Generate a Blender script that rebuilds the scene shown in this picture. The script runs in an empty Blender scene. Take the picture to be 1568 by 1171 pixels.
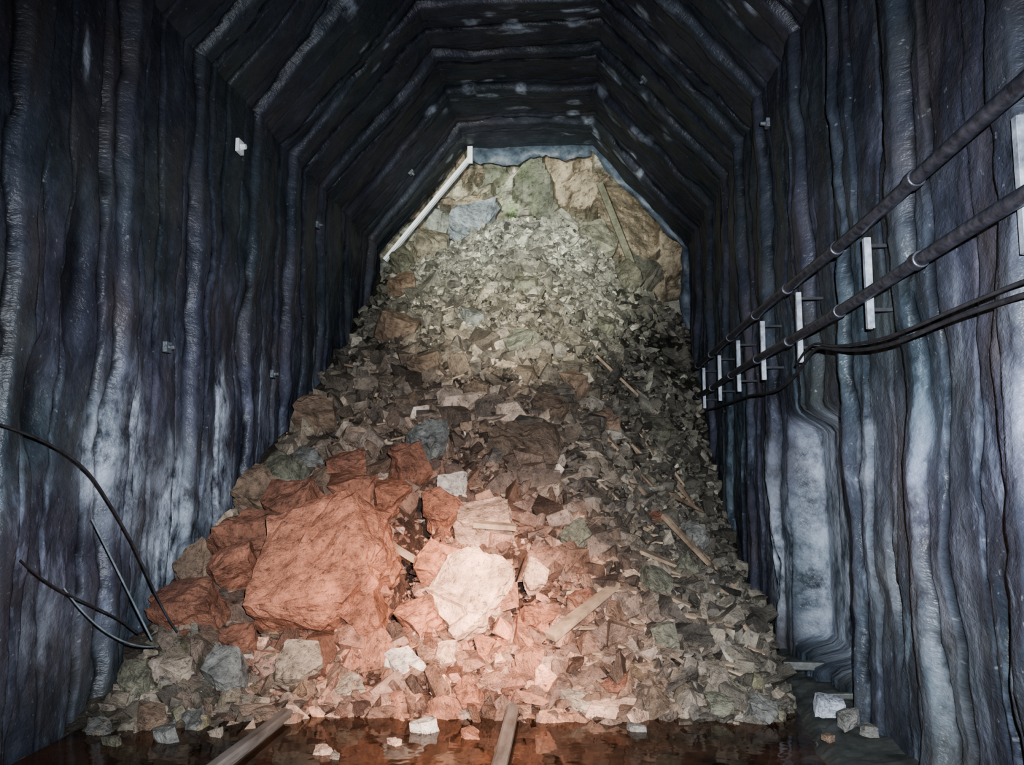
import bpy, bmesh, math, random
import numpy as np
from mathutils import Vector, Matrix, Euler, noise as mn

random.seed(7); rng = np.random.default_rng(11)
S = bpy.context.scene
PI = math.pi
try:
    S.view_settings.look = 'AgX - Medium High Contrast'
except Exception as ex_:
    print('look', ex_)

# ------------------------------------------------------------------ numpy noise
_T = rng.random((256, 256))
def vnoise(x, y):
    x = np.asarray(x, float); y = np.asarray(y, float)
    x, y = np.broadcast_arrays(x, y)
    xi = np.floor(x).astype(int); yi = np.floor(y).astype(int)
    fx = x - xi; fy = y - yi
    fx = fx*fx*(3-2*fx); fy = fy*fy*(3-2*fy)
    a = _T[xi & 255, yi & 255]; b = _T[(xi+1) & 255, yi & 255]
    c = _T[xi & 255, (yi+1) & 255]; d = _T[(xi+1) & 255, (yi+1) & 255]
    return (a*(1-fx)+b*fx)*(1-fy) + (c*(1-fx)+d*fx)*fy      # 0..1
def fbm(x, y, o=4):
    t = 0; a = .5; s = 0
    for i in range(o):
        t = t + a*vnoise(x*2**i+17*i, y*2**i+9*i); s += a; a *= .5
    return t/s
def sstep(a, b, x):
    t = np.clip((x-a)/(b-a), 0, 1); return t*t*(3-2*t)

# ------------------------------------------------------------------ materials
def new_mat(name):
    m = bpy.data.materials.new(name); m.use_nodes = True
    nt = m.node_tree; nt.nodes.clear()
    out = nt.nodes.new('ShaderNodeOutputMaterial')
    b = nt.nodes.new('ShaderNodeBsdfPrincipled')
    nt.links.new(b.outputs[0], out.inputs[0])
    return m, nt, b
def N(nt, t, **k):
    n = nt.nodes.new(t)
    for a, v in k.items(): setattr(n, a, v)
    return n
def ramp(nt, fac, stops):
    r = nt.nodes.new('ShaderNodeValToRGB')
    el = r.color_ramp.elements
    while len(el) < len(stops): el.new(.5)
    for e, (p, c) in zip(el, stops):
        e.position = p; e.color = c if len(c) == 4 else (*c, 1)
    nt.links.new(fac, r.inputs[0]); return r.outputs[0]
def g(v): return (v, v, v, 1)
def mix(nt, fac, a, b, mode='MIX'):
    m = nt.nodes.new('ShaderNodeMix'); m.data_type = 'RGBA'; m.blend_type = mode
    for i, v in ((0, fac), (6, a), (7, b)):
        if hasattr(v, 'is_output'): nt.links.new(v, m.inputs[i])
        elif isinstance(v, (int, float)): m.inputs[i].default_value = v
        else: m.inputs[i].default_value = (*v[:3], 1)
    return m.outputs[2]
def math_(nt, op, a, b=0.0):
    m = nt.nodes.new('ShaderNodeMath'); m.operation = op
    for i, v in enumerate((a, b)):
        if hasattr(v, 'is_output'): nt.links.new(v, m.inputs[i])
        else: m.inputs[i].default_value = v
    return m.outputs[0]
def noise_tex(nt, vec, scale, detail=3, rough=.55, dist=0):
    n = nt.nodes.new('ShaderNodeTexNoise')
    n.inputs['Scale'].default_value = scale; n.inputs['Detail'].default_value = detail
    n.inputs['Roughness'].default_value = rough; n.inputs['Distortion'].default_value = dist
    if vec is not None: nt.links.new(vec, n.inputs['Vector'])
    return n.outputs['Fac']
def mapping(nt, vec, scale, loc=(0, 0, 0)):
    m = nt.nodes.new('ShaderNodeMapping')
    m.inputs['Scale'].default_value = scale; m.inputs['Location'].default_value = loc
    nt.links.new(vec, m.inputs[0]); return m.outputs[0]
def bump(nt, h, strength, dist, b, normal=None):
    n = nt.nodes.new('ShaderNodeBump')
    n.inputs['Strength'].default_value = strength; n.inputs['Distance'].default_value = dist
    nt.links.new(h, n.inputs['Height'])
    nt.links.new(n.outputs[0], b.inputs['Normal']); return n.outputs[0]

def lining_material():
    m, nt, b = new_mat('tarred_lining')
    uv = N(nt, 'ShaderNodeUVMap').outputs[0]         # u = along tunnel, v = around profile (metres)
    geo = N(nt, 'ShaderNodeNewGeometry')
    sep = N(nt, 'ShaderNodeSeparateXYZ'); nt.links.new(geo.outputs['Position'], sep.inputs[0])
    z = sep.outputs[2]
    base = ramp(nt, noise_tex(nt, mapping(nt, uv, (2.6, 1.9, 1)), 1, 5, .74, .1),
                [(.34, (.026, .030, .038)), (.5, (.050, .056, .070)), (.68, (.095, .102, .12))])
    st = noise_tex(nt, mapping(nt, uv, (3.6, 1.0, 1), (3, 1, 0)), 1, 5, .72, .2)
    stm = ramp(nt, st, [(.54, g(0)), (.63, g(1))])
    lowz = N(nt, 'ShaderNodeMapRange'); nt.links.new(z, lowz.inputs[0])
    lowz.inputs[1].default_value = 2.7; lowz.inputs[2].default_value = 1.4
    lowz.inputs[3].default_value = .04; lowz.inputs[4].default_value = .42
    pale = mix(nt, math_(nt, 'MULTIPLY', stm, lowz.outputs[0]), base, (.33, .37, .44))
    rs = ramp(nt, noise_tex(nt, mapping(nt, uv, (2.2, .9, 1), (9, 4, 0)), 1, 4, .6), [(.48, g(0)), (.66, g(.75))])
    c = mix(nt, rs, pale, (.084, .075, .070))
    dr = noise_tex(nt, mapping(nt, uv, (.7, .6, 1), (2, 8, 0)), 1, 1)
    c = mix(nt, .55, c, ramp(nt, dr, [(.35, (.66, .95, .88)), (.6, (1.02, .93, 1.14))]), 'MULTIPLY')
    sp = ramp(nt, noise_tex(nt, mapping(nt, uv, (30, 24, 1)), 1, 2, .6), [(.66, g(0)), (.74, g(.5))])
    c = mix(nt, sp, c, (.30, .32, .34))
    high_shade = N(nt, 'ShaderNodeMapRange'); nt.links.new(z, high_shade.inputs[0])  # darker with height: the ceiling's shade painted into the lining colour
    high_shade.inputs[1].default_value = 2.6; high_shade.inputs[2].default_value = 5.0
    high_shade.inputs[3].default_value = 0; high_shade.inputs[4].default_value = .45
    c = mix(nt, high_shade.outputs[0], c, (.022, .024, .029))
    ca = N(nt, 'ShaderNodeAttribute', attribute_name='crack')
    c = mix(nt, ca.outputs['Fac'], c, (.004, .005, .006))
    pa = N(nt, 'ShaderNodeAttribute', attribute_name='pale')
    pn = ramp(nt, noise_tex(nt, mapping(nt, uv, (6, 3.2, 1)), 1, 5, .72), [(.38, g(0)), (.60, g(1))])
    c = mix(nt, math_(nt, 'MULTIPLY', pa.outputs['Fac'], pn), c, (.50, .55, .62))
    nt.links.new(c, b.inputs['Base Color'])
    b.inputs['Roughness'].default_value = .44
    b.inputs['Specular IOR Level'].default_value = .4
    h = noise_tex(nt, mapping(nt, uv, (14, 13, 1)), 1, 4, .7)
    bump(nt, h, .45, .035, b)
    return m

def rock_material(name='broken_rock', rough=.55, sc=1.0):
    m, nt, b = new_mat(name)
    at = N(nt, 'ShaderNodeAttribute', attribute_name='Col').outputs['Color']
    tc = N(nt, 'ShaderNodeTexCoord').outputs['Object']
    n1 = ramp(nt, noise_tex(nt, tc, 5*sc, 6, .78), [(.35, g(.38)), (.64, g(1.35))])
    c = mix(nt, 1.0, at, n1, 'MULTIPLY')
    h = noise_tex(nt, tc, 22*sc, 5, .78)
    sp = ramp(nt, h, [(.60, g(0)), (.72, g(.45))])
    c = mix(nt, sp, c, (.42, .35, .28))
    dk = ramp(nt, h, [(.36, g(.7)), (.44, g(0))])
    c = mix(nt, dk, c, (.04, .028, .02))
    nt.links.new(c, b.inputs['Base Color'])
    b.inputs['Roughness'].default_value = rough
    b.inputs['Specular IOR Level'].default_value = .45
    bump(nt, h, .85, .04, b)
    return m

def simple_mat(name, c1, c2, rough=.5, metal=0, scale=12, stretch=(1, 1, 1), bs=.3):
    m, nt, b = new_mat(name)
    tc = mapping(nt, N(nt, 'ShaderNodeTexCoord').outputs['Object'], stretch)
    n = noise_tex(nt, tc, scale, 4, .65)
    nt.links.new(ramp(nt, n, [(.3, c1), (.7, c2)]), b.inputs['Base Color'])
    b.inputs['Roughness'].default_value = rough; b.inputs['Metallic'].default_value = metal
    bump(nt, n, bs, .01, b)
    return m

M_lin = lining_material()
M_rock = rock_material()
M_boul = rock_material('clay_stained_boulder', .48, 1.0)
M_face = rock_material('rock_face', .6, .5)
M_pipe = simple_mat('dark_pipe', (.02, .022, .028), (.10, .10, .12), .4, .3, 20)
M_brk = simple_mat('galvanised_bracket', (.14, .155, .18), (.50, .54, .60), .5, .1, 14)
M_bolt = simple_mat('dull_bolt_steel', (.05, .055, .06), (.24, .26, .29), .5, .2, 30)
M_arm = simple_mat('dark_bracket_arm', (.015, .015, .02), (.045, .045, .05), .7, 0, 14)
M_cable = simple_mat('black_cable', (.012, .012, .014), (.05, .05, .055), .5)
M_wire = simple_mat('grey_wire', (.08, .10, .11), (.22, .26, .28), .5)
M_rail = simple_mat('rusty_rail', (.10, .085, .07), (.34, .30, .26), .55, .2, 9, (1, .2, 1))
M_wood = simple_mat('splintered_timber', (.13, .09, .06), (.42, .31, .21), .75, 0, 6, (1, 1, 1))
M_conc = simple_mat('wet_concrete', (.024, .028, .025), (.09, .095, .085), .5, 0, 5, bs=1)
M_white = simple_mat('pale_painted_steel', (.78, .82, .82), (.95, .97, .96), .4, 0, 10)
M_mud = simple_mat('muddy_ballast', (.10, .045, .022), (.36, .17, .085), .6, 0, 9, bs=1.0)

M_water = bpy.data.materials.new('shallow_muddy_water'); M_water.use_nodes = True
nt = M_water.node_tree; nt.nodes.clear()
out = N(nt, 'ShaderNodeOutputMaterial'); mx = N(nt, 'ShaderNodeMixShader'); mx0 = N(nt, 'ShaderNodeMixShader')
tr = N(nt, 'ShaderNodeBsdfTransparent'); tr.inputs[0].default_value = (.80, .60, .42, 1)
df = N(nt, 'ShaderNodeBsdfDiffuse')
tcw = N(nt, 'ShaderNodeTexCoord').outputs['Object']
nt.links.new(ramp(nt, noise_tex(nt, tcw, 2.2, 4, .65), [(.38, (.03, .018, .011)), (.65, (.20, .095, .05))]), df.inputs[0])
mx0.inputs[0].default_value = .38
gl = N(nt, 'ShaderNodeBsdfGlossy'); gl.inputs['Roughness'].default_value = .05
fr = N(nt, 'ShaderNodeFresnel'); fr.inputs[0].default_value = 1.5
bp = N(nt, 'ShaderNodeBump'); bp.inputs['Strength'].default_value = .15; bp.inputs['Distance'].default_value = .02
nz = noise_tex(nt, tcw, 6, 2)
nt.links.new(nz, bp.inputs['Height']); nt.links.new(bp.outputs[0], gl.inputs['Normal']); nt.links.new(bp.outputs[0], fr.inputs['Normal'])
nt.links.new(tr.outputs[0], mx0.inputs[1]); nt.links.new(df.outputs[0], mx0.inputs[2])
nt.links.new(fr.outputs[0], mx.inputs[0]); nt.links.new(mx0.outputs[0], mx.inputs[1]); nt.links.new(gl.outputs[0], mx.inputs[2])
nt.links.new(mx.outputs[0], out.inputs[0])

# ------------------------------------------------------------------ mesh helpers
def link(o): S.collection.objects.link(o); return o
def mesh_obj(name, verts, faces, mat, smooth=False):
    me = bpy.data.meshes.new(name)
    me.from_pydata([tuple(v) for v in verts], [], [tuple(f) for f in faces])
    me.materials.append(mat)
    if smooth: me.polygons.foreach_set('use_smooth', [True]*len(me.polygons))
    me.update()
    return link(bpy.data.objects.new(name, me))
def tri_obj(name, V, F, C, mat):
    me = bpy.data.meshes.new(name)
    nv, nf = len(V), len(F)
    me.vertices.add(nv); me.vertices.foreach_set('co', V.astype(np.float32).ravel())
    me.loops.add(nf*3); me.loops.foreach_set('vertex_index', F.astype(np.int32).ravel())
    me.polygons.add(nf); me.polygons.foreach_set('loop_start', np.arange(0, nf*3, 3, dtype=np.int32))
    me.polygons.foreach_set('loop_total', np.full(nf, 3, dtype=np.int32))
    me.update(calc_edges=True); me.validate()
    a = me.color_attributes.new('Col', 'FLOAT_COLOR', 'POINT')
    c4 = np.ones((nv, 4), np.float32); c4[:, :3] = C
    a.data.foreach_set('color', c4.ravel())
    me.polygons.foreach_set('use_smooth', np.zeros(nf, bool))
    me.materials.append(mat)
    return link(bpy.data.objects.new(name, me))
def curve_obj(name, pts, r, mat, parent=None, res=6):
    cu = bpy.data.curves.new(name, 'CURVE'); cu.dimensions = '3D'
    sp = cu.splines.new('NURBS'); sp.points.add(len(pts)-1)
    for p, q in zip(sp.points, pts): p.co = (*q, 1)
    sp.order_u = 4; sp.use_endpoint_u = True; sp.resolution_u = 8
    cu.bevel_depth = r; cu.bevel_resolution = res; cu.use_fill_caps = True
    cu.materials.append(mat)
    o = link(bpy.data.objects.new(name, cu)); o.parent = parent
    return o

# ------------------------------------------------------------------ tunnel lining
XL, XR, ZE, ZC = -2.95, 1.72, 4.80, 6.42
prof = [(XL-.02, -.35), (XL, ZE), (-1.62, ZC), (.32, ZC), (XR, ZE), (XR+.02, -.35)]
P, NR, SP, corner_idx = [], [], [], [0]
s = 0
for i in range(5):
    a = np.array(prof[i]); b_ = np.array(prof[i+1]); L = np.linalg.norm(b_-a); n = int(L/.04)
    d = (b_-a)/L; nrm = np.array([d[1], -d[0]])        # points inward
    for k in range(n):
        P.append(a+d*L*k/n); NR.append(nrm); SP.append(s+L*k/n)
    s += L; corner_idx.append(len(P))
P.append(np.array(prof[-1])); NR.append(nrm); SP.append(s)
P = np.array(P); NR = np.array(NR); SP = np.array(SP)
NS = NR.copy()
for k in range(len(P)):
    lo, hi = max(0, k-3), min(len(P), k+4); v = NR[lo:hi].mean(0); NS[k] = v/np.linalg.norm(v)*min(1.15, 1/max(.6, np.linalg.norm(v)))
YS = np.concatenate([np.arange(-3, 2, .1), np.arange(2, 12.06, .016)])
SS, YY = np.meshgrid(SP, YS, indexing='ij')
PZ = np.repeat(P[:, 1][:, None], len(YS), 1)
rightm = (np.repeat((np.arange(len(P)) >= corner_idx[4])[:, None], len(YS), 1)).astype(float)
leftm = (np.repeat((np.arange(len(P)) <= corner_idx[1])[:, None], len(YS), 1)).astype(float)
wig = (fbm(SS*1.0, YY*.4, 4)-.5)*.15
yr = YY + wig
ph = ((yr-.47)/1.02); rid = np.floor(ph); q = np.abs(ph-rid-.5)*1.02
ribw = .06+.08*vnoise(rid*3.3, SS*.5)
D = (1-sstep(ribw-.02, ribw+.05, q))*(.035+.055*vnoise(rid*5.1+3, SS*.6))
yb = (YY + (fbm(SS*1.6+40, YY*.5, 4)-.5)*.10)/.34; bid = np.floor(yb); bf = yb-bid
D += _T[(bid.astype(int)*7) & 255, 13]*.04
edge = np.minimum(bf, 1-bf)
D -= .012*np.exp(-(edge/.03)**2)
D += (fbm(YY*.9, SS*.6, 3)-.5)*.12
D += (fbm(YY*3.2, SS*2.6+5, 4)-.5)*.07
D += (fbm(YY*13, SS*10+5, 3)-.5)*.016
cw = (fbm(SS*3.2+11, rid*5.7, 5)-.5)*.15
crack = np.exp(-((np.abs(q - ribw - .055 + cw))/.014)**2)*sstep(.28, .42, vnoise(SS*.9, rid*4.1+2))
crack += .9*np.exp(-(edge/.038)**2)*sstep(.40, .55, vnoise(SS*.7+9, bid*3.3))
D -= .035*crack
nm = sstep(5.04, 5.12, YY)*(1-sstep(6.6, 6.8, YY))*sstep(.14, .24, PZ)*(1-sstep(1.78, 1.98, PZ))*rightm
D = D*(1-nm*.9) - .24*nm + nm*.05*(vnoise(YY*3, SS*.5))
D += rightm*.07*(1-sstep(4.96, 5.05, YY))
def blob(y0, z0, ry, rz, msk):
    return np.exp(-(((YY-y0+.08*(fbm(PZ*4, YY*2)-.5))/ry)**2+((PZ-z0)/rz)**2)**2)*msk
tears = blob(4.5, .86, .05, .33, rightm)+blob(5.35, 2.06, .20, .10, rightm)+blob(7.1, .6, .07, .3, rightm)+blob(3.3, .5, .05, .5, rightm)
tears += blob(4.55, 2.7, .10, .55, leftm)*.8+blob(4.2, 1.9, .16, .3, leftm)*.9+blob(4.75, 3.6, .03, .5, leftm)*.8
D -= .08*tears
crack = np.clip(crack+tears*.95, 0, 1)
drip = sstep(.35, .75, fbm(YY*6, SS*1.1, 3))
pale = (blob(5.1, 1.6, .38, .50, leftm)*1.1+blob(6.55, 1.95, .12, .42, leftm)*1.4+blob(5.8, 1.1, .4, .6, leftm)*.9+blob(6.5, 1.35, .30, .40, leftm)*.9
        + blob(4.5, .7, .3, .35, leftm)*.3 + blob(7.3, 1.0, .5, .8, rightm)*.9 + blob(8.9, 2.4, .05, .7, leftm)*.9 + blob(7.6, 2.2, .2, .6, leftm)*.5)*(.45+.9*drip)
pale += nm*(.45+.6*vnoise(YY*4, SS*.6)) + blob(4.55, 4.05, .03, .15, leftm)
pale += (blob(2.95, 2.2, .10, .8, rightm)*.25+blob(3.6, 1.6, .07, 1.0, rightm)*.4+blob(4.6, 1.3, .3, .8, rightm)*.35+blob(3.9, .9, .3, .7, rightm)*.25)*(.3+drip)
sl = (1-leftm)*(1-rightm)
pale += sl*.6*sstep(.70, .8, vnoise(YY*7.1, SS*4.5))*sstep(.5, .7, vnoise(YY*1.3+8, SS*1.1))
pale = np.clip(pale, 0, 1)*(1-crack)
X3 = P[:, 0][:, None]+NS[:, 0][:, None]*D
Z3 = P[:, 1][:, None]+NS[:, 1][:, None]*D
V3 = np.stack([X3, YY, Z3], -1)
def lining(name, i0, i1):
    v = V3[i0:i1+1]; a, b2 = v.shape[:2]
    idx = np.arange(a*b2).reshape(a, b2)
    F = np.stack([idx[:-1, :-1], idx[1:, :-1], idx[1:, 1:], idx[:-1, 1:]], -1).reshape(-1, 4)
    me = bpy.data.meshes.new(name)
    me.vertices.add(a*b2); me.vertices.foreach_set('co', v.astype(np.float32).ravel())
    me.loops.add(F.size); me.loops.foreach_set('vertex_index', F.astype(np.int32).ravel())
    me.polygons.add(len(F)); me.polygons.foreach_set('loop_start', np.arange(0, F.size, 4, dtype=np.int32))
    me.polygons.foreach_set('loop_total', np.full(len(F), 4, dtype=np.int32))
    me.update(calc_edges=True)
    me.polygons.foreach_set('use_smooth', np.ones(len(F), bool))
    uvl = me.uv_layers.new(name='UVMap')
    u = np.stack([YY[i0:i1+1].ravel(), SS[i0:i1+1].ravel()], -1)[F.ravel()]
    uvl.data.foreach_set('uv', u.astype(np.float32).ravel())
    for nm_, arr in (('crack', crack), ('pale', pale)):
        at = me.attributes.new(nm_, 'FLOAT', 'POINT'); at.data.foreach_set('value', arr[i0:i1+1].astype(np.float32).ravel())
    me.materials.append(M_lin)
    return link(bpy.data.objects.new(name, me))
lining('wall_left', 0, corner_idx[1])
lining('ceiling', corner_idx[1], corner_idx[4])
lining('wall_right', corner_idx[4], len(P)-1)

# ------------------------------------------------------------------ rubble terrain
def H(X, Y):
    X = np.asarray(X, float); Y = np.asarray(Y, float)
    c = np.interp(Y, [4.7, 5.08, 5.27, 5.5, 6, 7, 8, 9, 10, 11, 12, 12.6, 14], [-.35, -.10, .06, .28, .72, 1.42, 2.17, 2.92, 3.67, 4.35, 4.95, 5.1, 5.2])
    l = np.interp(Y, [4.3, 4.75, 5.4, 6.25, 7.23, 9.2, 11.2, 12, 14], [-.30, .0, .36, .88, 1.33, 2.53, 3.83, 4.5, 4.7])
    r = np.interp(Y, [4.8, 5.3, 6, 7.5, 8.5, 9.66, 10.6, 11.5, 12, 14], [-.35, -.05, .05, .14, .45, 1.27, 2.2, 3.15, 3.6, 4.0])
    tl = np.clip((-.9-X)/2.05, 0, 1)**1.4; tr_ = np.clip((X+.4)/2.1, 0, 1)**1.3
    z = c*(1-tl)+l*tl; z = z*(1-tr_)+r*tr_
    z = z - .35*sstep(1.18+.12*(Y-5), 1.38+.12*(Y-5), X)*(1-sstep(7.0, 7.6, Y))
    z = z + .30*np.exp(-((X+.8)/.8)**2-((Y-12)/.8)**2)
    z = z + (fbm(X*1.6+5, Y*1.6+3, 4)-.5)*.38*sstep(4.8, 5.6, Y)
    return z
def crevice(X, Y):
    xc = -1.22-.10*np.sin((Y-5.7)*4)
    d = .45*np.exp(-((X-xc)/.12)**2)*sstep(5.55, 5.8, Y)*(1-sstep(6.7, 6.95, Y))
    d += .36*np.exp(-((X+2.24)/.09)**2)*sstep(5.4, 5.6, Y)*(1-sstep(6.1, 6.3, Y))
    d += .26*np.exp(-((X+.40)/.09)**2)*sstep(5.6, 5.75, Y)*(1-sstep(6.3, 6.5, Y))
    return d
gx = np.arange(-3.1, 1.9, .04); gy = np.arange(4.3, 13.8, .04)
GX, GY = np.meshgrid(gx, gy, indexing='ij')
GZ = H(GX, GY) - crevice(GX, GY) + (fbm(GX*9, GY*9, 3)-.5)*.10
idx = np.arange(GX.size).reshape(GX.shape)
a_, b1, c1, d1 = idx[:-1, :-1].ravel(), idx[1:, :-1].ravel(), idx[1:, 1:].ravel(), idx[:-1, 1:].ravel()
terF = np.concatenate([np.stack([a_, b1, c1], -1), np.stack([a_, c1, d1], -1)])
terV = np.stack([GX.ravel(), GY.ravel(), GZ.ravel()], -1)

def zone_col(X, Y, n):
    X = np.asarray(X); Y = np.asarray(Y)
    red = np.exp(-((X+1.05)/1.25)**2-((Y-5.8)/1.1)**2)
    brown = np.exp(-((X+1.3)/1.7)**2-((Y-7.8)/1.8)**2)
    rt = sstep(.3, 1.2, X)*(1-sstep(7.5, 10, Y))
    c = np.tile(np.array([.190, .175, .132]), (n, 1))
    c = c*(1-brown[:, None]) + np.array([.245, .170, .115])*brown[:, None]
    red = np.clip(red*1.5, 0, 1)[:, None]
    c = c*(1-red)+np.array([.33, .150, .092])*red
    c = c*(1-.22*rt[:, None])
    top = sstep(10.3, 12, Y)[:, None]*np.exp(-((X+.7)/1.2)**2)[:, None]
    c = c*(1-top*.85)+np.array([.43, .42, .35])*top*.85
    return c
terC = zone_col(terV[:, 0], terV[:, 1], len(terV))*.25  # base under the rocks darkened, painting shade into the gaps

def hull(pts):
    bm = bmesh.new()
    for p in pts: bm.verts.new(p)
    r = bmesh.ops.convex_hull(bm, input=bm.verts)
    dele = [e for e in r['geom_interior'] if isinstance(e, bmesh.types.BMVert)]
    if dele: bmesh.ops.delete(bm, geom=dele, context='VERTS')
    bmesh.ops.triangulate(bm, faces=bm.faces)
    return bm
templates = []
for t in range(40):
    n = random.choice([9, 10, 12, 14])
    pts = []
    for k in range(n):
        v = Vector([random.gauss(0, 1) for _ in range(3)]).normalized()
        v = Vector([math.copysign(abs(c)**.6, c) for c in v])
        pts.append(v*random.uniform(.8, 1.05))
    bm = hull(pts); bm.verts.index_update()
    V = np.array([v.co[:] for v in bm.verts]); F = np.array([[v.index for v in f.verts] for f in bm.faces]); bm.free()
    templates.append((V, F))
def rotmats(n, amt=1.0):
    ax = rng.normal(size=(n, 3)); ax /= np.linalg.norm(ax, axis=1)[:, None]
    an = rng.random(n)*PI*amt
    K = np.zeros((n, 3, 3)); K[:, 0, 1] = -ax[:, 2]; K[:, 0, 2] = ax[:, 1]; K[:, 1, 0] = ax[:, 2]
    K[:, 1, 2] = -ax[:, 0]; K[:, 2, 0] = -ax[:, 1]; K[:, 2, 1] = ax[:, 0]
    I = np.eye(3)[None]
    return I+np.sin(an)[:, None, None]*K+(1-np.cos(an))[:, None, None]*(K@K)
allV, allF, allC, off = [terV], [terF], [terC], len(terV)
def scatter(n, xr, yr_, med, sig, lo, hi, lift=.25, palette=None, elong=(.35, 1.5), dark=1.0, palep=.02):
    global off
    X = rng.uniform(*xr, n); Y = rng.uniform(*yr_, n)
    r = np.clip(med*np.exp(rng.normal(size=n)*sig), lo, hi)
    cv = crevice(X, Y)
    ok = (X > XL+.10+r*.3) & (X < XR-.08-r*.3) & (H(X, Y) > -.16) & ((cv < .10) | (r < .035))
    X, Y, r = X[ok], Y[ok], r[ok]; n = len(X)
    Z = H(X, Y)-crevice(X, Y)+r*lift
    sc = np.stack([rng.uniform(.8, elong[1], n), rng.uniform(.6, 1.1, n), rng.uniform(elong[0], .8, n)], -1)*r[:, None]
    R = rotmats(n)
    C = zone_col(X, Y, n) if palette is None else np.array(palette)[rng.integers(0, len(palette), n)]
    if palette is not None:
        k = np.clip(1.4*np.exp(-((X+.7)/1.0)**2), 0, .9)[:, None]; C = C*(1-k)+np.array([.32, .160, .100])*k
    br = np.exp(rng.normal(size=n)*.42)*dark
    C = C*br[:, None]
    gmix = (rng.random(n)*.4)[:, None]; C = C*(1-gmix)+C.mean(1, keepdims=True)*gmix*np.array([1.04, 1.0, .92])
    pale_ = rng.random(n) < palep; C[pale_] = C[pale_]*1.3+np.array([.14, .13, .11])
    tid = rng.integers(0, len(templates), n)
    for t in range(len(templates)):
        k = np.where(tid == t)[0]
        if not len(k): continue
        V, F = templates[t]
        W = np.einsum('nij,nvj->nvi', R[k], V[None]*sc[k][:, None, :]) + np.stack([X[k], Y[k], Z[k]], -1)[:, None]
        m_ = len(V)
        FF = (F[None]+(np.arange(len(k))*m_)[:, None, None]).reshape(-1, 3)+off
        allV.append(W.reshape(-1, 3)); allF.append(FF); allC.append(np.repeat(C[k], m_, 0)); off += len(k)*m_
scatter(11000, (-2.95, 1.7), (4.95, 12.9), .042, .42, .02, .12, .4)
scatter(14000, (-2.2, 1.6), (5.3, 10), .025, .35, .012, .06, .8, dark=.85)
scatter(9000, (-2.2, .6), (10.0, 12.6), .032, .38, .015, .09, .5, palep=.12)
scatter(900, (-2.9, 1.6), (5.15, 12.5), .085, .3, .06, .17, .4, elong=(.25, 1.6))
scatter(300, (-2.8, .3), (5.35, 9.0), .13, .25, .10, .21, .45, elong=(.5, 1.3))
scatter(700, (.0, 1.5), (5.3, 8.2), .06, .3, .04, .10, .7, elong=(.12, 1.9))
fr_p = [(.22, .18, .13), (.15, .14, .10), (.27, .22, .16), (.16, .15, .09)]
scatter(900, (-2.9, 1.3), (4.98, 5.6), .038, .5, .015, .10, .5, fr_p)
scatter(260, (-2.85, -1.9), (4.6, 5.1), .05, .45, .02, .11, .4, fr_p)
scatter(60, (-2.9, 1.25), (5.12, 5.55), .095, .2, .08, .13, .35, fr_p)
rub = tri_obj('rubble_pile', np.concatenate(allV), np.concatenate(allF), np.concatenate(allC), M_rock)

# ------------------------------------------------------------------ boulders
RED = (.36, .160, .098); DRED = (.28, .130, .082); BRN = (.23, .16, .11); GRY = (.22, .215, .19); PAL = (.36, .29, .22); OLV = (.19, .18, .13); PNK = (.62, .41, .30); WHT = (.66, .58, .50)
def boulder(X, Y, w, h, t, col, tilt=36, yaw=None, roll=0, lift=.25, seed=None, outline=None, cuts=4, name='boulder', zoff=0, rg=.018):
    rs = random.Random(seed if seed is not None else int((X*131+Y*977)*100))
    pts = []
    if outline:
        for (u, v) in outline:
            for zz, k in ((t*.5, rs.uniform(.84, .98)), (-t*.5, .95)):
                pts.append((u*k, v*k, zz+rs.uniform(-.22, .22)*t))
    else:
        n = rs.choice([4, 5, 5, 6, 7]); a0 = rs.random()*6
        for i in range(n):
            a = a0+(i+rs.uniform(-.3, .3))*2*PI/n; rr = rs.uniform(.85, 1.15)
            for zz, k in ((t*.5, rs.uniform(.78, 1.0)), (-t*.5, rs.uniform(.78, 1.0))):
                pts.append((math.cos(a)*w*.52*rr*k, math.sin(a)*h*.52*rr*k, zz+rs.uniform(-.25, .25)*t))
    bm = hull(pts)
    bmesh.ops.subdivide_edges(bm, edges=bm.edges, cuts=cuts, use_grid_fill=True)
    bmesh.ops.triangulate(bm, faces=bm.faces)
    bm.normal_update()
    sd = Vector((rs.random()*50, rs.random()*50, rs.random()*50)); sz = max(w, h)
    rotn = Euler((rs.random()*.5, rs.random()*.5, rs.random()*3)).to_matrix()
    for v in bm.verts:
        p = rotn @ (v.co/sz)
        d = mn.fractal(p*5+sd, .7, 2.0, 5)*rg*sz
        c = mn.cell(p*2.6+sd)*.040*sz + mn.cell(Vector((p.x*1.2, p.y*1.2, p.z*9))+sd)*.024*sz
        v.co += v.normal*(d+c)
    me = bpy.data.meshes.new(name); bm.to_mesh(me); bm.free()
    a = me.color_attributes.new('Col', 'FLOAT_COLOR', 'POINT')
    cc = np.ones((len(me.vertices), 4), np.float32)
    k = rs.uniform(.85, 1.15); cc[:, :3] = np.array(col)*k
    a.data.foreach_set('color', cc.ravel())
    me.materials.append(M_boul if max(w, h) > .3 else M_rock)
    o = link(bpy.data.objects.new(name, me))
    z = float(H(X, Y)) + t*lift + zoff
    o.location = (X, Y, z)
    o.rotation_euler = (math.radians(tilt), math.radians(roll if roll else rs.uniform(-16, 16)), math.radians(yaw if yaw is not None else rs.uniform(-28, 28)))
    return o
big = [(-.50, -.02), (-.42, .28), (-.12, .50), (.16, .42), (.42, .22), (.46, 0), (.38, -.28), (.18, -.50), (-.02, -.56), (-.16, -.42), (-.50, -.42)]
boulder(-1.74, 5.85, 1.1, 1.1, .50, RED, 56, 5, -4, .5, 5, big, 9, rg=.028)
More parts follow.
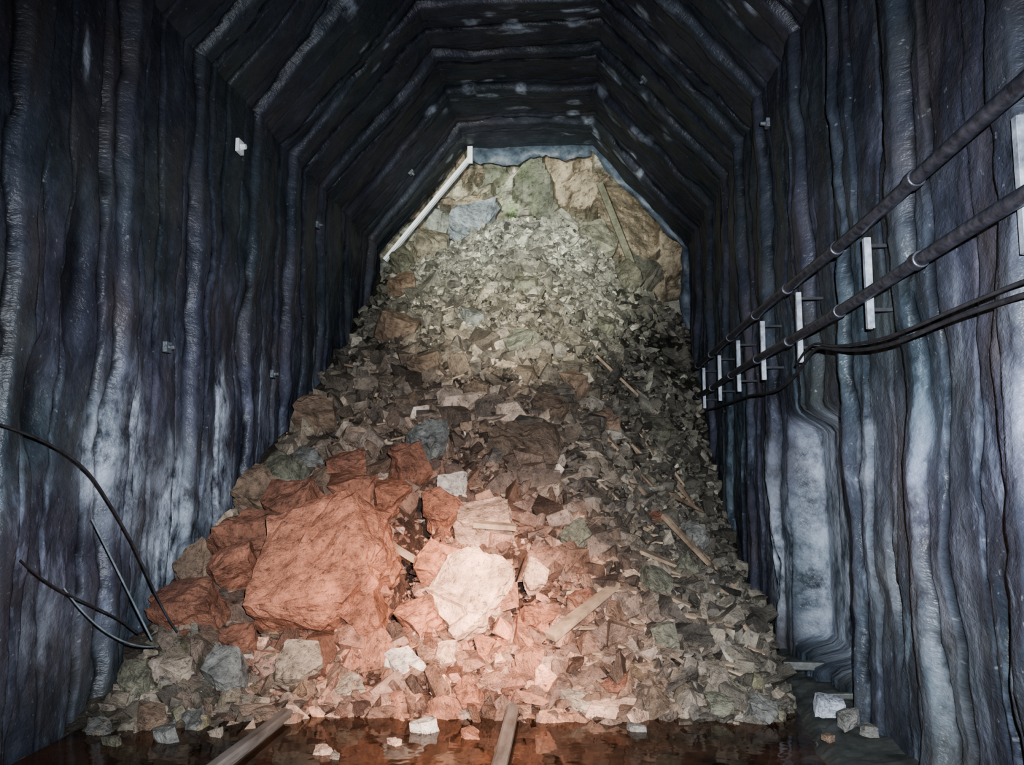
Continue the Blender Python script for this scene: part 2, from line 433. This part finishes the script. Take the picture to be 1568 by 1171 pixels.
L = [(-1.40, 5.58, .34, .36, .26, RED, 50), (-1.58, 6.24, .40, .3, .28, RED, 40), (-2.04, 6.22, .38, .3, .28, DRED, 50),
     (-2.52, 6.15, .52, .45, .36, DRED, 48), (-2.60, 5.50, .62, .40, .26, DRED, 40), (-2.42, 5.78, .36, .42, .36, RED, 50),
     (-2.74, 5.85, .32, .35, .25, BRN, 40), (-2.22, 5.42, .26, .24, .18, DRED, 40),
     (-2.2, 6.5, .55, .42, .34, DRED, 42), (-1.82, 6.65, .50, .42, .36, DRED, 45), (-1.5, 6.6, .34, .34, .3, RED, 45),
     (-.98, 6.75, .34, .28, .24, WHT, 62), (-1.28, 7.15, .40, .30, .30, GRY, 50),
     (-1.42, 6.9, .42, .36, .34, DRED, 45), (-1.02, 6.40, .34, .30, .28, RED, 45), (-.30, 5.98, .20, .26, .18, PNK, 60),
     (-1.02, 5.98, .30, .28, .24, RED, 45), (-1.06, 5.62, .30, .28, .2, RED, 40), (-.40, 7.25, .66, .40, .26, BRN, 42), (-.25, 7.85, .42, .36, .28, BRN, 48),
     (.02, 8.6, .34, .34, .28, BRN, 48), (-.55, 8.85, .42, .45, .24, OLV, 60), (-.95, 7.95, .28, .22, .2, BRN, 40),
     (-2.5, 7.95, .55, .45, .34, BRN, 42), (-2.45, 7.45, .34, .24, .2, GRY, 40), (-2.6, 7.1, .46, .4, .32, OLV, 45),
     (-2.62, 6.75, .5, .45, .32, BRN, 45), (-1.98, 7.05, .5, .35, .30, DRED, 42), (-2.2, 6.95, .40, .34, .28, BRN, 40),
     (-1.80, 5.30, .34, .30, .26, PAL, 55), (-2.2, 5.18, .34, .28, .24, GRY, 45), (-.88, 5.0, .19, .15, .12, WHT, 40),
     (-1.12, 5.40, .34, .24, .10, WHT, 45), (-.66, 5.22, .18, .2, .13, RED, 40), (-.85, 5.46, .22, .22, .14, PNK, 55), (-1.45, 5.25, .28, .18, .12, PAL, 30),
     (-.2, 5.45, .26, .16, .10, PNK, 50), (.04, 5.5, .20, .20, .10, PNK, 60), (.02, 5.27, .26, .16, .10, PAL, 30), (.26, 5.36, .22, .16, .12, DRED, 30),
     (-.28, 5.70, .30, .26, .16, RED, 45), (.05, 5.87, .26, .20, .14, DRED, 45), (-.6, 5.50, .18, .18, .12, RED, 45),
     (1.10, 5.22, .20, .18, .14, GRY, 30), (.85, 5.28, .22, .16, .14, OLV, 30), (.6, 5.7, .24, .2, .16, OLV, 35), (.5, 5.36, .2, .16, .12, BRN, 35),
     (-2.72, 5.05, .26, .20, .16, OLV, 35), (-2.5, 4.85, .22, .18, .14, BRN, 30), (-2.52, 5.2, .24, .2, .12, PAL, 35), (-2.25, 4.88, .20, .16, .12, GRY, 30), (-2.75, 4.72, .22, .16, .12, GRY, 25),
     (0, 6.4, .26, .34, .20, OLV, 60), (.6, 6.3, .30, .26, .2, OLV, 45), (.85, 6.8, .34, .26, .2, OLV, 40), (.62, 7.3, .50, .24, .08, DRED, 38),
     (1.05, 7.5, .3, .24, .18, GRY, 35), (.35, 8.4, .4, .3, .2, BRN, 40), (.9, 9.0, .4, .3, .2, OLV, 40), (-1.6, 8.6, .4, .3, .26, BRN, 45),
     (-1.2, 9.6, .36, .26, .2, GRY, 40), (-2.1, 9.4, .5, .4, .3, BRN, 45), (.4, 10.2, .36, .28, .2, OLV, 40), (-.6, 9.9, .35, .3, .2, OLV, 40), (-2.3, 10.8, .5, .4, .3, BRN, 45)]
for (X, Y, w, h, t, c, tl) in L:
    boulder(X, Y, w, h, t, c, tl, cuts=5, lift=.45)
plate = [(-.32, -.04), (-.24, .18), (-.05, .28), (.14, .30), (.30, .16), (.28, -.02), (.14, -.22), (-.04, -.34), (-.22, -.24)]
boulder(-.72, 5.76, .62, .62, .28, PNK, 64, -4, 3, .6, 9, plate, 6)
blk = [(-.24, -.14), (-.22, .10), (.14, .18), (.25, .14), (.24, -.10), (-.05, -.18)]
boulder(-.70, 6.34, .48, .36, .32, PNK, 42, 8, -6, .65, 19, blk, 6)
for (X, Y, w, h, t, c, tl) in [(-1.5, 12.2, .85, .8, .5, (.42, .46, .48), 65), (-2.2, 12.1, .7, .5, .4, (.34, .30, .22), 50), (-.2, 12.7, .8, .6, .4, (.46, .44, .36), 60),
                               (.35, 12.4, .7, .8, .4, (.36, .34, .26), 70), (1.05, 12.3, .6, .6, .4, (.2, .19, .15), 60), (-2.5, 11.6, .4, .4, .3, OLV, 50), (.8, 11.7, .5, .4, .3, OLV, 50)]:
    boulder(X, Y, w, h, t, c, tl, lift=.6, cuts=5)

# ------------------------------------------------------------------ rock face behind
bx = np.arange(-4.2, 3.2, .04); bz = np.arange(2.0, 8.2, .04)
BX, BZ = np.meshgrid(bx, bz, indexing='ij')
NC = 200
cp = np.stack([rng.uniform(-4.5, 3.5, NC), rng.uniform(1.5, 8.5, NC)], -1)
WX = BX+(fbm(BX*2, BZ*2)-.5)*.7; WZ = BZ+(fbm(BX*2+30, BZ*2)-.5)*.7
dist = np.hypot((WX[..., None]-cp[:, 0]), (WZ[..., None]-cp[:, 1])*.8+.3*(WX[..., None]-cp[:, 0]))
o_ = np.argsort(dist, -1)[..., :2]; cid = o_[..., 0]
d0 = np.take_along_axis(dist, o_[..., :1], -1)[..., 0]; d1_ = np.take_along_axis(dist, o_[..., 1:2], -1)[..., 0]
sl1 = rng.uniform(-1.0, 1.0, NC); sl2 = rng.uniform(-.7, .9, NC); of = rng.uniform(-.22, .22, NC)
BY = 13.1 + of[cid]+sl1[cid]*(BX-cp[cid, 0])+sl2[cid]*(BZ-cp[cid, 1])+(fbm(BX*5, BZ*5)-.5)*.25
BY += .06*(1-sstep(0, .05, d1_-d0)) + (BZ-5)*-.10
ex = np.clip(np.abs(BX+.6)/2.9-.75, 0, 1)+np.clip((BZ-6.5)/1.5, 0, 1)
BY = BY - ex*3.0
ccs = np.array([(.40, .36, .27), (.46, .42, .32), (.26, .26, .20), (.40, .33, .24), (.35, .36, .31), (.52, .49, .41)])
BC = ccs[rng.integers(0, 6, NC)][cid]*(.5+1.0*fbm(BX*3, BZ*3))[..., None]
moss = (np.exp(-((BX+.95)/.28)**2-((BZ-5.75)/.65)**2)*sstep(.35, .6, fbm(BX*5+3, BZ*3)))[..., None]
BC = BC*(1-moss*.8)+np.array([.22, .32, .13])*moss*.8
BC = BC*(.5+.5*sstep(0, .04, d1_-d0))[..., None]
idx = np.arange(BX.size).reshape(BX.shape)
a_, b1, c1, d1 = idx[:-1, :-1].ravel(), idx[1:, :-1].ravel(), idx[1:, 1:].ravel(), idx[:-1, 1:].ravel()
tri_obj('wall_back', np.stack([BX, BY, BZ], -1).reshape(-1, 3), np.concatenate([np.stack([a_, b1, c1], -1), np.stack([a_, c1, d1], -1)]), BC.reshape(-1, 3), M_face)

# ------------------------------------------------------------------ box beams
def add_box(bm, p0, p1, w, d, up=Vector((0, 0, 1)), taper=1.0):
    p0 = Vector(p0); p1 = Vector(p1); ax = (p1-p0).normalized()
    s1 = ax.cross(up)
    if s1.length < .01: s1 = ax.cross(Vector((0, 1, 0)))
    s1.normalize(); s2 = s1.cross(ax).normalized()
    vs = []
    for p, k in ((p0, 1), (p1, taper)):
        for a, b in ((-1, -1), (1, -1), (1, 1), (-1, 1)):
            vs.append(bm.verts.new(p+s1*a*w*.5*k+s2*b*d*.5*k))
    for f in ((0, 1, 2, 3), (7, 6, 5, 4), (0, 4, 5, 1), (1, 5, 6, 2), (2, 6, 7, 3), (3, 7, 4, 0)):
        bm.faces.new([vs[i] for i in f])
def bm_obj(name, bm, mat, parent=None, bevel=0):
    bmesh.ops.recalc_face_normals(bm, faces=bm.faces)
    me = bpy.data.meshes.new(name); bm.to_mesh(me); bm.free(); me.materials.append(mat)
    o = link(bpy.data.objects.new(name, me)); o.parent = parent
    if bevel:
        md = o.modifiers.new('bevel', 'BEVEL'); md.width = bevel; md.segments = 2
    return o
bm = bmesh.new()
add_box(bm, (-2.84, 11.85, 4.66), (-1.54, 11.85, 6.24), .04, .05, Vector((0, 1, 0)))
add_box(bm, (-2.82, 11.9, 4.64), (-1.52, 11.9, 6.22), .010, .09, Vector((0, 1, 0)))
add_box(bm, (-1.54, 11.83, 6.12), (-1.54, 11.83, 6.38), .08, .05)
bm_obj('steel_strut', bm, M_white, bevel=.004)
M_hdr = simple_mat('torn_sheet', (.02, .03, .042), (.12, .15, .19), .5, 0, 7, bs=.8)
V = []; F = []
path = [(-1.6, 6.36), (.32, 6.36), (1.66, 4.82), (1.66, 3.2)]
pp = []
for (x0, z0), (x1, z1) in zip(path[:-1], path[1:]):
    for k in range(40): pp.append((x0+(x1-x0)*k/40, z0+(z1-z0)*k/40, x1-x0, z1-z0))
for i, (x, z, dx, dz) in enumerate(pp):
    l_ = math.hypot(dx, dz); nx, nz_ = dz/l_, -dx/l_
    dpt = (.04+.18*float(vnoise(i*.19, 3.1))+.05*float(vnoise(i*.8, 9.1)))*(1 if i < 40 else .35)
    V += [(x-nx*.1, 12.02, z-nz_*.1), (x+nx*dpt*.5, 11.97+.02*math.sin(i*.5), z+nz_*dpt*.5), (x+nx*dpt, 12.02+.03*math.sin(i*.7), z+nz_*dpt)]
    if i:
        a = 3*i; F += [(a-3, a, a+1, a-2), (a-2, a+1, a+2, a-1)]
mesh_obj('torn_header_sheet', V, F, M_hdr, True)
bm = bmesh.new(); add_box(bm, (.42, 12.25, 5.9), (.85, 11.75, 4.5), .10, .05, Vector((0, 1, 0)))
bm_obj('leaning_board', bm, simple_mat('weathered_board', (.10, .10, .07), (.22, .21, .15), .7), bevel=.006)

# ------------------------------------------------------------------ timber debris
bm = bmesh.new()
def stick(X, Y, ln, ang, w=.06, d=.03, dz=.06):
    a = math.radians(ang)
    dx, dy = math.cos(a)*ln/2, math.sin(a)*ln/2
    z0 = max(float(H(X-dx, Y-dy)), 0)+dz; z1 = max(float(H(X+dx, Y+dy)), 0)+dz
    add_box(bm, (X-dx, Y-dy, z0), (X+dx, Y+dy, z1), w, d, Vector((random.uniform(-.4, .4), -.3, 1)), random.uniform(.5, 1))
stick(.06, 5.72, .62, 42, .09, .05, .20); stick(.28, 5.98, .3, 20, .08, .03, .12); stick(-.60, 6.15, .32, 8, .06, .04, .32); stick(-1.25, 6.02, .3, -20, .04, .04, .12)
stick(.93, 7.1, .5, -50, .05, .04, .16); stick(.55, 8.1, .5, -15, .06, .03, .1); stick(.7, 6.7, .4, 10, .09, .03, .1)
stick(-.7, 7.55, .45, 35, .05, .03, .08); stick(.6, 9.4, .7, 12, .12, .03, .1); stick(1.1, 8.3, .6, 50, .08, .04, .12)
for i in range(130):
    X = random.uniform(.0, 1.35); Y = random.uniform(5.5, 8.8)
    stick(X, Y, random.uniform(.08, .24), random.uniform(-40, 40), random.uniform(.02, .06), random.uniform(.012, .03), random.uniform(.04, .09))
for i in range(50):
    X = random.uniform(-2.6, .5); Y = random.uniform(5.4, 10.5)
    stick(X, Y, random.uniform(.08, .25), random.uniform(-50, 50), random.uniform(.02, .05), random.uniform(.012, .03), random.uniform(.05, .1))
bm_obj('timber_debris', bm, M_wood)

# ------------------------------------------------------------------ floor, water, rails, footing
fx = np.arange(-3.2, 2.0, .05); fy = np.arange(-3, 8, .06)
FX, FY = np.meshgrid(fx, fy, indexing='ij'); FZ = -.045+(fbm(FX*3, FY*3)-.5)*.13+(fbm(FX*11, FY*11)-.5)*.05
idx = np.arange(FX.size).reshape(FX.shape)
mesh_obj('floor', np.stack([FX, FY, FZ], -1).reshape(-1, 3), np.stack([idx[:-1, :-1], idx[1:, :-1], idx[1:, 1:], idx[:-1, 1:]], -1).reshape(-1, 4), M_mud, True)
mesh_obj('water_surface', [(-2.9, -3, 0), (1.68, -3, 0), (1.68, 7.5, 0), (-2.9, 7.5, 0)], [(0, 1, 2, 3)], M_water)
def rail(x0, x1, y1):
    pr = [(-.065, -.06), (.065, -.06), (.065, -.045), (.012, -.03), (.012, .035), (.034, .045), (.034, .075), (.022, .085), (-.022, .085), (-.034, .075), (-.034, .045), (-.012, .035), (-.012, -.03), (-.065, -.045)]
    V = []; F = []; n = len(pr); ns = 30
    for k in range(ns+1):
        t = k/ns; y = -3+(y1+3)*t; x = x0+(x1-x0)*t
        for (a, b) in pr: V.append((x+a*1.1, y, b-.015+.004*math.sin(k*1.3)))
        if k:
            o = (k-1)*n
            for i in range(n): F.append((o+i, o+(i+1) % n, o+n+(i+1) % n, o+n+i))
    F.append(tuple(range(n))); F.append(tuple(reversed(range(ns*n, ns*n+n))))
    return mesh_obj('railway_rail', V, F, M_rail)
rail(-1.98, -1.74, 5.4); rail(-.35, -.39, 5.28)
lx = np.linspace(0, 1, 26); ly = np.arange(2.4, 7.3, .05)
V = []; F = []
for i, y in enumerate(ly):
    xe = 1.10+.13*(y-4.2)
    for j, u in enumerate(lx):
        x = xe+(1.98-xe)*u + (.05*(float(fbm(y*2, 4.4))-.5) if j < 4 else 0)
        zt = -.10+.12*float(sstep(0, .25, u))+.08*u+.05*(float(fbm(x*6, y*6, 4))-.5)
        V.append((x, y, zt))
        if i and j:
            a = i*26+j; F.append((a-27, a-26, a, a-1))
mesh_obj('concrete_footing', V, F, M_conc)
bm = bmesh.new(); add_box(bm, (1.46, 6.1, .13), (1.96, 6.0, .15), .07, .06); add_box(bm, (1.52, 5.34, .12), (1.92, 5.30, .14), .04, .04)
bm_obj('footing_sill', bm, M_conc, bevel=.01)
def loose(X, Y, z, w, c, name):
    o = boulder(X, Y, w, w*.7, w*.5, c, 10, name=name, cuts=2); o.location.z = z
loose(1.48, 5.12, .12, .20, (.42, .44, .48), 'loose_stone'); loose(1.52, 4.90, .11, .14, GRY, 'loose_stone'); loose(1.35, 4.7, .07, .08, BRN, 'loose_stone'); loose(1.58, 4.72, .11, .10, GRY, 'loose_stone')
loose(-1.35, 4.45, .0, .12, PNK, 'loose_stone'); loose(-1.26, 4.38, .0, .08, PAL, 'loose_stone'); loose(-2.3, 4.60, .02, .18, GRY, 'loose_stone')
loose(-.6, 4.78, .0, .14, RED, 'loose_stone'); loose(.35, 4.98, .0, .14, GRY, 'loose_stone'); loose(-1.0, 4.62, .0, .09, PNK, 'loose_stone')
loose(-2.55, 4.5, .02, .13, OLV, 'loose_stone'); loose(-2.05, 4.68, .02, .10, PAL, 'loose_stone'); loose(-.88, 4.88, .02, .19, WHT, 'loose_stone')

# ------------------------------------------------------------------ pipes on the right wall
XP = 1.47
def pipe(name, z, r):
    emp = bpy.data.objects.new(name, None); link(emp)
    pts = [(XP+.008*math.sin(y*2.1), y, z+.012*math.sin(y*1.7+z)) for y in np.arange(-2.5, 10.3, .45)]
    curve_obj('tube', pts, r, M_pipe, emp)
    for y in np.arange(.3, 10, 1.05):
        bm = bmesh.new()
        bmesh.ops.create_cone(bm, cap_ends=True, segments=20, radius1=r*1.28, radius2=r*1.28, depth=.07,
                              matrix=Matrix.Translation((XP+.008*math.sin(y*2.1), y+.1, z+.012*math.sin(y*1.7+z)))@Matrix.Rotation(PI/2, 4, 'X'))
        bm_obj('coupling', bm, M_pipe, emp, .006)
pipe('upper_air_pipe', 2.745, .032); pipe('lower_air_pipe', 2.385, .030)
for y in [1.6, 2.82, 4.30, 5.62, 6.70, 7.70, 8.70, 9.75]:
    e = bpy.data.objects.new('pipe_bracket', None); link(e)
    bm = bmesh.new(); xb = XP+.05
    add_box(bm, (xb, y, 2.23), (xb, y, 2.71), .034, .010, Vector((1, 0, 0)))
    add_box(bm, (xb+.015, y-.017, 2.23), (xb+.015, y-.017, 2.71), .006, .03, Vector((1, 0, 0)))
    add_box(bm, (xb+.015, y+.017, 2.23), (xb+.015, y+.017, 2.71), .006, .03, Vector((1, 0, 0)))
    bm_obj('channel', bm, M_brk, e, bevel=.002)
    bm = bmesh.new()
    for z in (2.33, 2.67):
        add_box(bm, (xb+.02, y+.01, z), (1.70, y+.01, z), .022, .018)
    bm_obj('wall_arms', bm, M_arm, e)
e = bpy.data.objects.new('hanging_cable', None); link(e)
c1p = [(1.50, .0, 2.02), (1.50, 1.5, 2.04), (1.48, 2.7, 2.07), (1.48, 3.3, 2.10), (1.47, 3.8, 2.07), (1.47, 4.35, 2.12), (1.47, 4.8, 2.20), (1.48, 5.1, 2.27), (1.50, 5.5, 2.16), (1.50, 6.2, 2.06), (1.52, 7.1, 2.17), (1.52, 8.2, 2.15), (1.54, 9.6, 2.2)]
curve_obj('cable', c1p, .010, M_cable, e)
curve_obj('second_cable', [(x-.02, y+.02, z+.03+.02*math.sin(y*5)) for x, y, z in c1p[:9]], .008, M_cable, e)
e = bpy.data.objects.new('loose_wire', None); link(e)
curve_obj('thick_wire', [(-2.80, 3.6, 1.75), (-2.76, 4.3, 1.65), (-2.72, 4.6, 1.35), (-2.70, 5.0, .95), (-2.66, 5.2, .6), (-2.6, 5.3, .45)], .007, M_cable, e)
curve_obj('stiff_wire', [(-2.80, 4.6, 1.22), (-2.74, 4.8, .9), (-2.64, 5.05, .45)], .006, M_wire, e)
curve_obj('drooping_wire', [(-2.85, 4.45, .85), (-2.74, 4.55, .62), (-2.66, 4.75, .46), (-2.6, 5.0, .42)], .005, M_wire, e)
curve_obj('low_wire', [(-2.8, 4.0, 1.05), (-2.76, 4.3, .8), (-2.72, 4.6, .75), (-2.7, 5.0, .5)], .005, M_cable, e)

# ------------------------------------------------------------------ rock bolts
def bolt(p, n, sz=.06, mat=None):
    n = Vector(n).normalized(); R = n.to_track_quat('Z', 'Y').to_matrix().to_4x4(); T = Matrix.Translation(p)@R
    bm = bmesh.new()
    bmesh.ops.create_cube(bm, size=1, matrix=T@Matrix.Diagonal((sz*1.6, sz*1.6, .03, 1)))
    bmesh.ops.create_cone(bm, cap_ends=True, segments=6, radius1=sz*.4, radius2=sz*.35, depth=.05, matrix=T@Matrix.Translation((0, 0, .03)))
    bm_obj('rock_bolt', bm, mat or M_bolt, bevel=.002)
bolt((XL+.15, 6.45, 4.22), (1, 0, 0), .07, M_white)
for y, z in [(8.6, 4.2), (5.4, 2.35), (7.4, 2.4)]:
    bolt((XL+.14, y, z), (1, 0, 0), .045)
bolt((XR-.14, 6.5, 4.3), (-1, 0, 0), .045)
bolt((XL+1.33*.5+.10, 10.6, ZE+1.62*.5-.08), (1.62, 0, -1.33), .05)
bolt((XR-1.4*.6-.10, 8.5, ZE+1.62*.6-.08), (-1.62, 0, -1.4), .05)

# ------------------------------------------------------------------ lights
def spot(name, loc, tgt, power, col, deg, blend=1, r=.02):
    l = bpy.data.lights.new(name, 'SPOT'); l.energy = power; l.color = col; l.spot_size = math.radians(deg); l.spot_blend = blend; l.shadow_soft_size = r
    o = link(bpy.data.objects.new(name, l)); o.location = loc
    o.rotation_euler = (Vector(tgt)-Vector(loc)).to_track_quat('-Z', 'Y').to_euler(); return o
spot('warm_torch', (.45, .7, 2.25), (-.70, 5.75, .60), 4200, (1, .76, .62), 17, 1)
spot('warm_torch_halo', (.45, .7, 2.25), (-.80, 5.65, .32), 2300, (1, .69, .52), 34, 1)
spot('cool_torch', (-.35, .2, 1.95), (-.75, 11.6, 4.65), 10500, (.95, 1, .91), 24, 1)
spot('phone_flash', (.10, .0, 1.66), (-.45, 8, 1.8), 2700, (.86, .91, 1.0), 92, 1, .015)
w = bpy.data.worlds.new('underground_dark'); S.world = w; w.use_nodes = True
w.node_tree.nodes['Background'].inputs[0].default_value = (.4, .45, .65, 1)
w.node_tree.nodes['Background'].inputs[1].default_value = .05

# ------------------------------------------------------------------ camera
cd = bpy.data.cameras.new('camera'); cam = link(bpy.data.objects.new('camera', cd))
cam.location = (0, 0, 1.5); cam.rotation_euler = (math.radians(90+6.16), 0, math.radians(4.37))
cd.sensor_width = 36; cd.lens = 36*1250/1568; cd.clip_start = .02
S.camera = cam
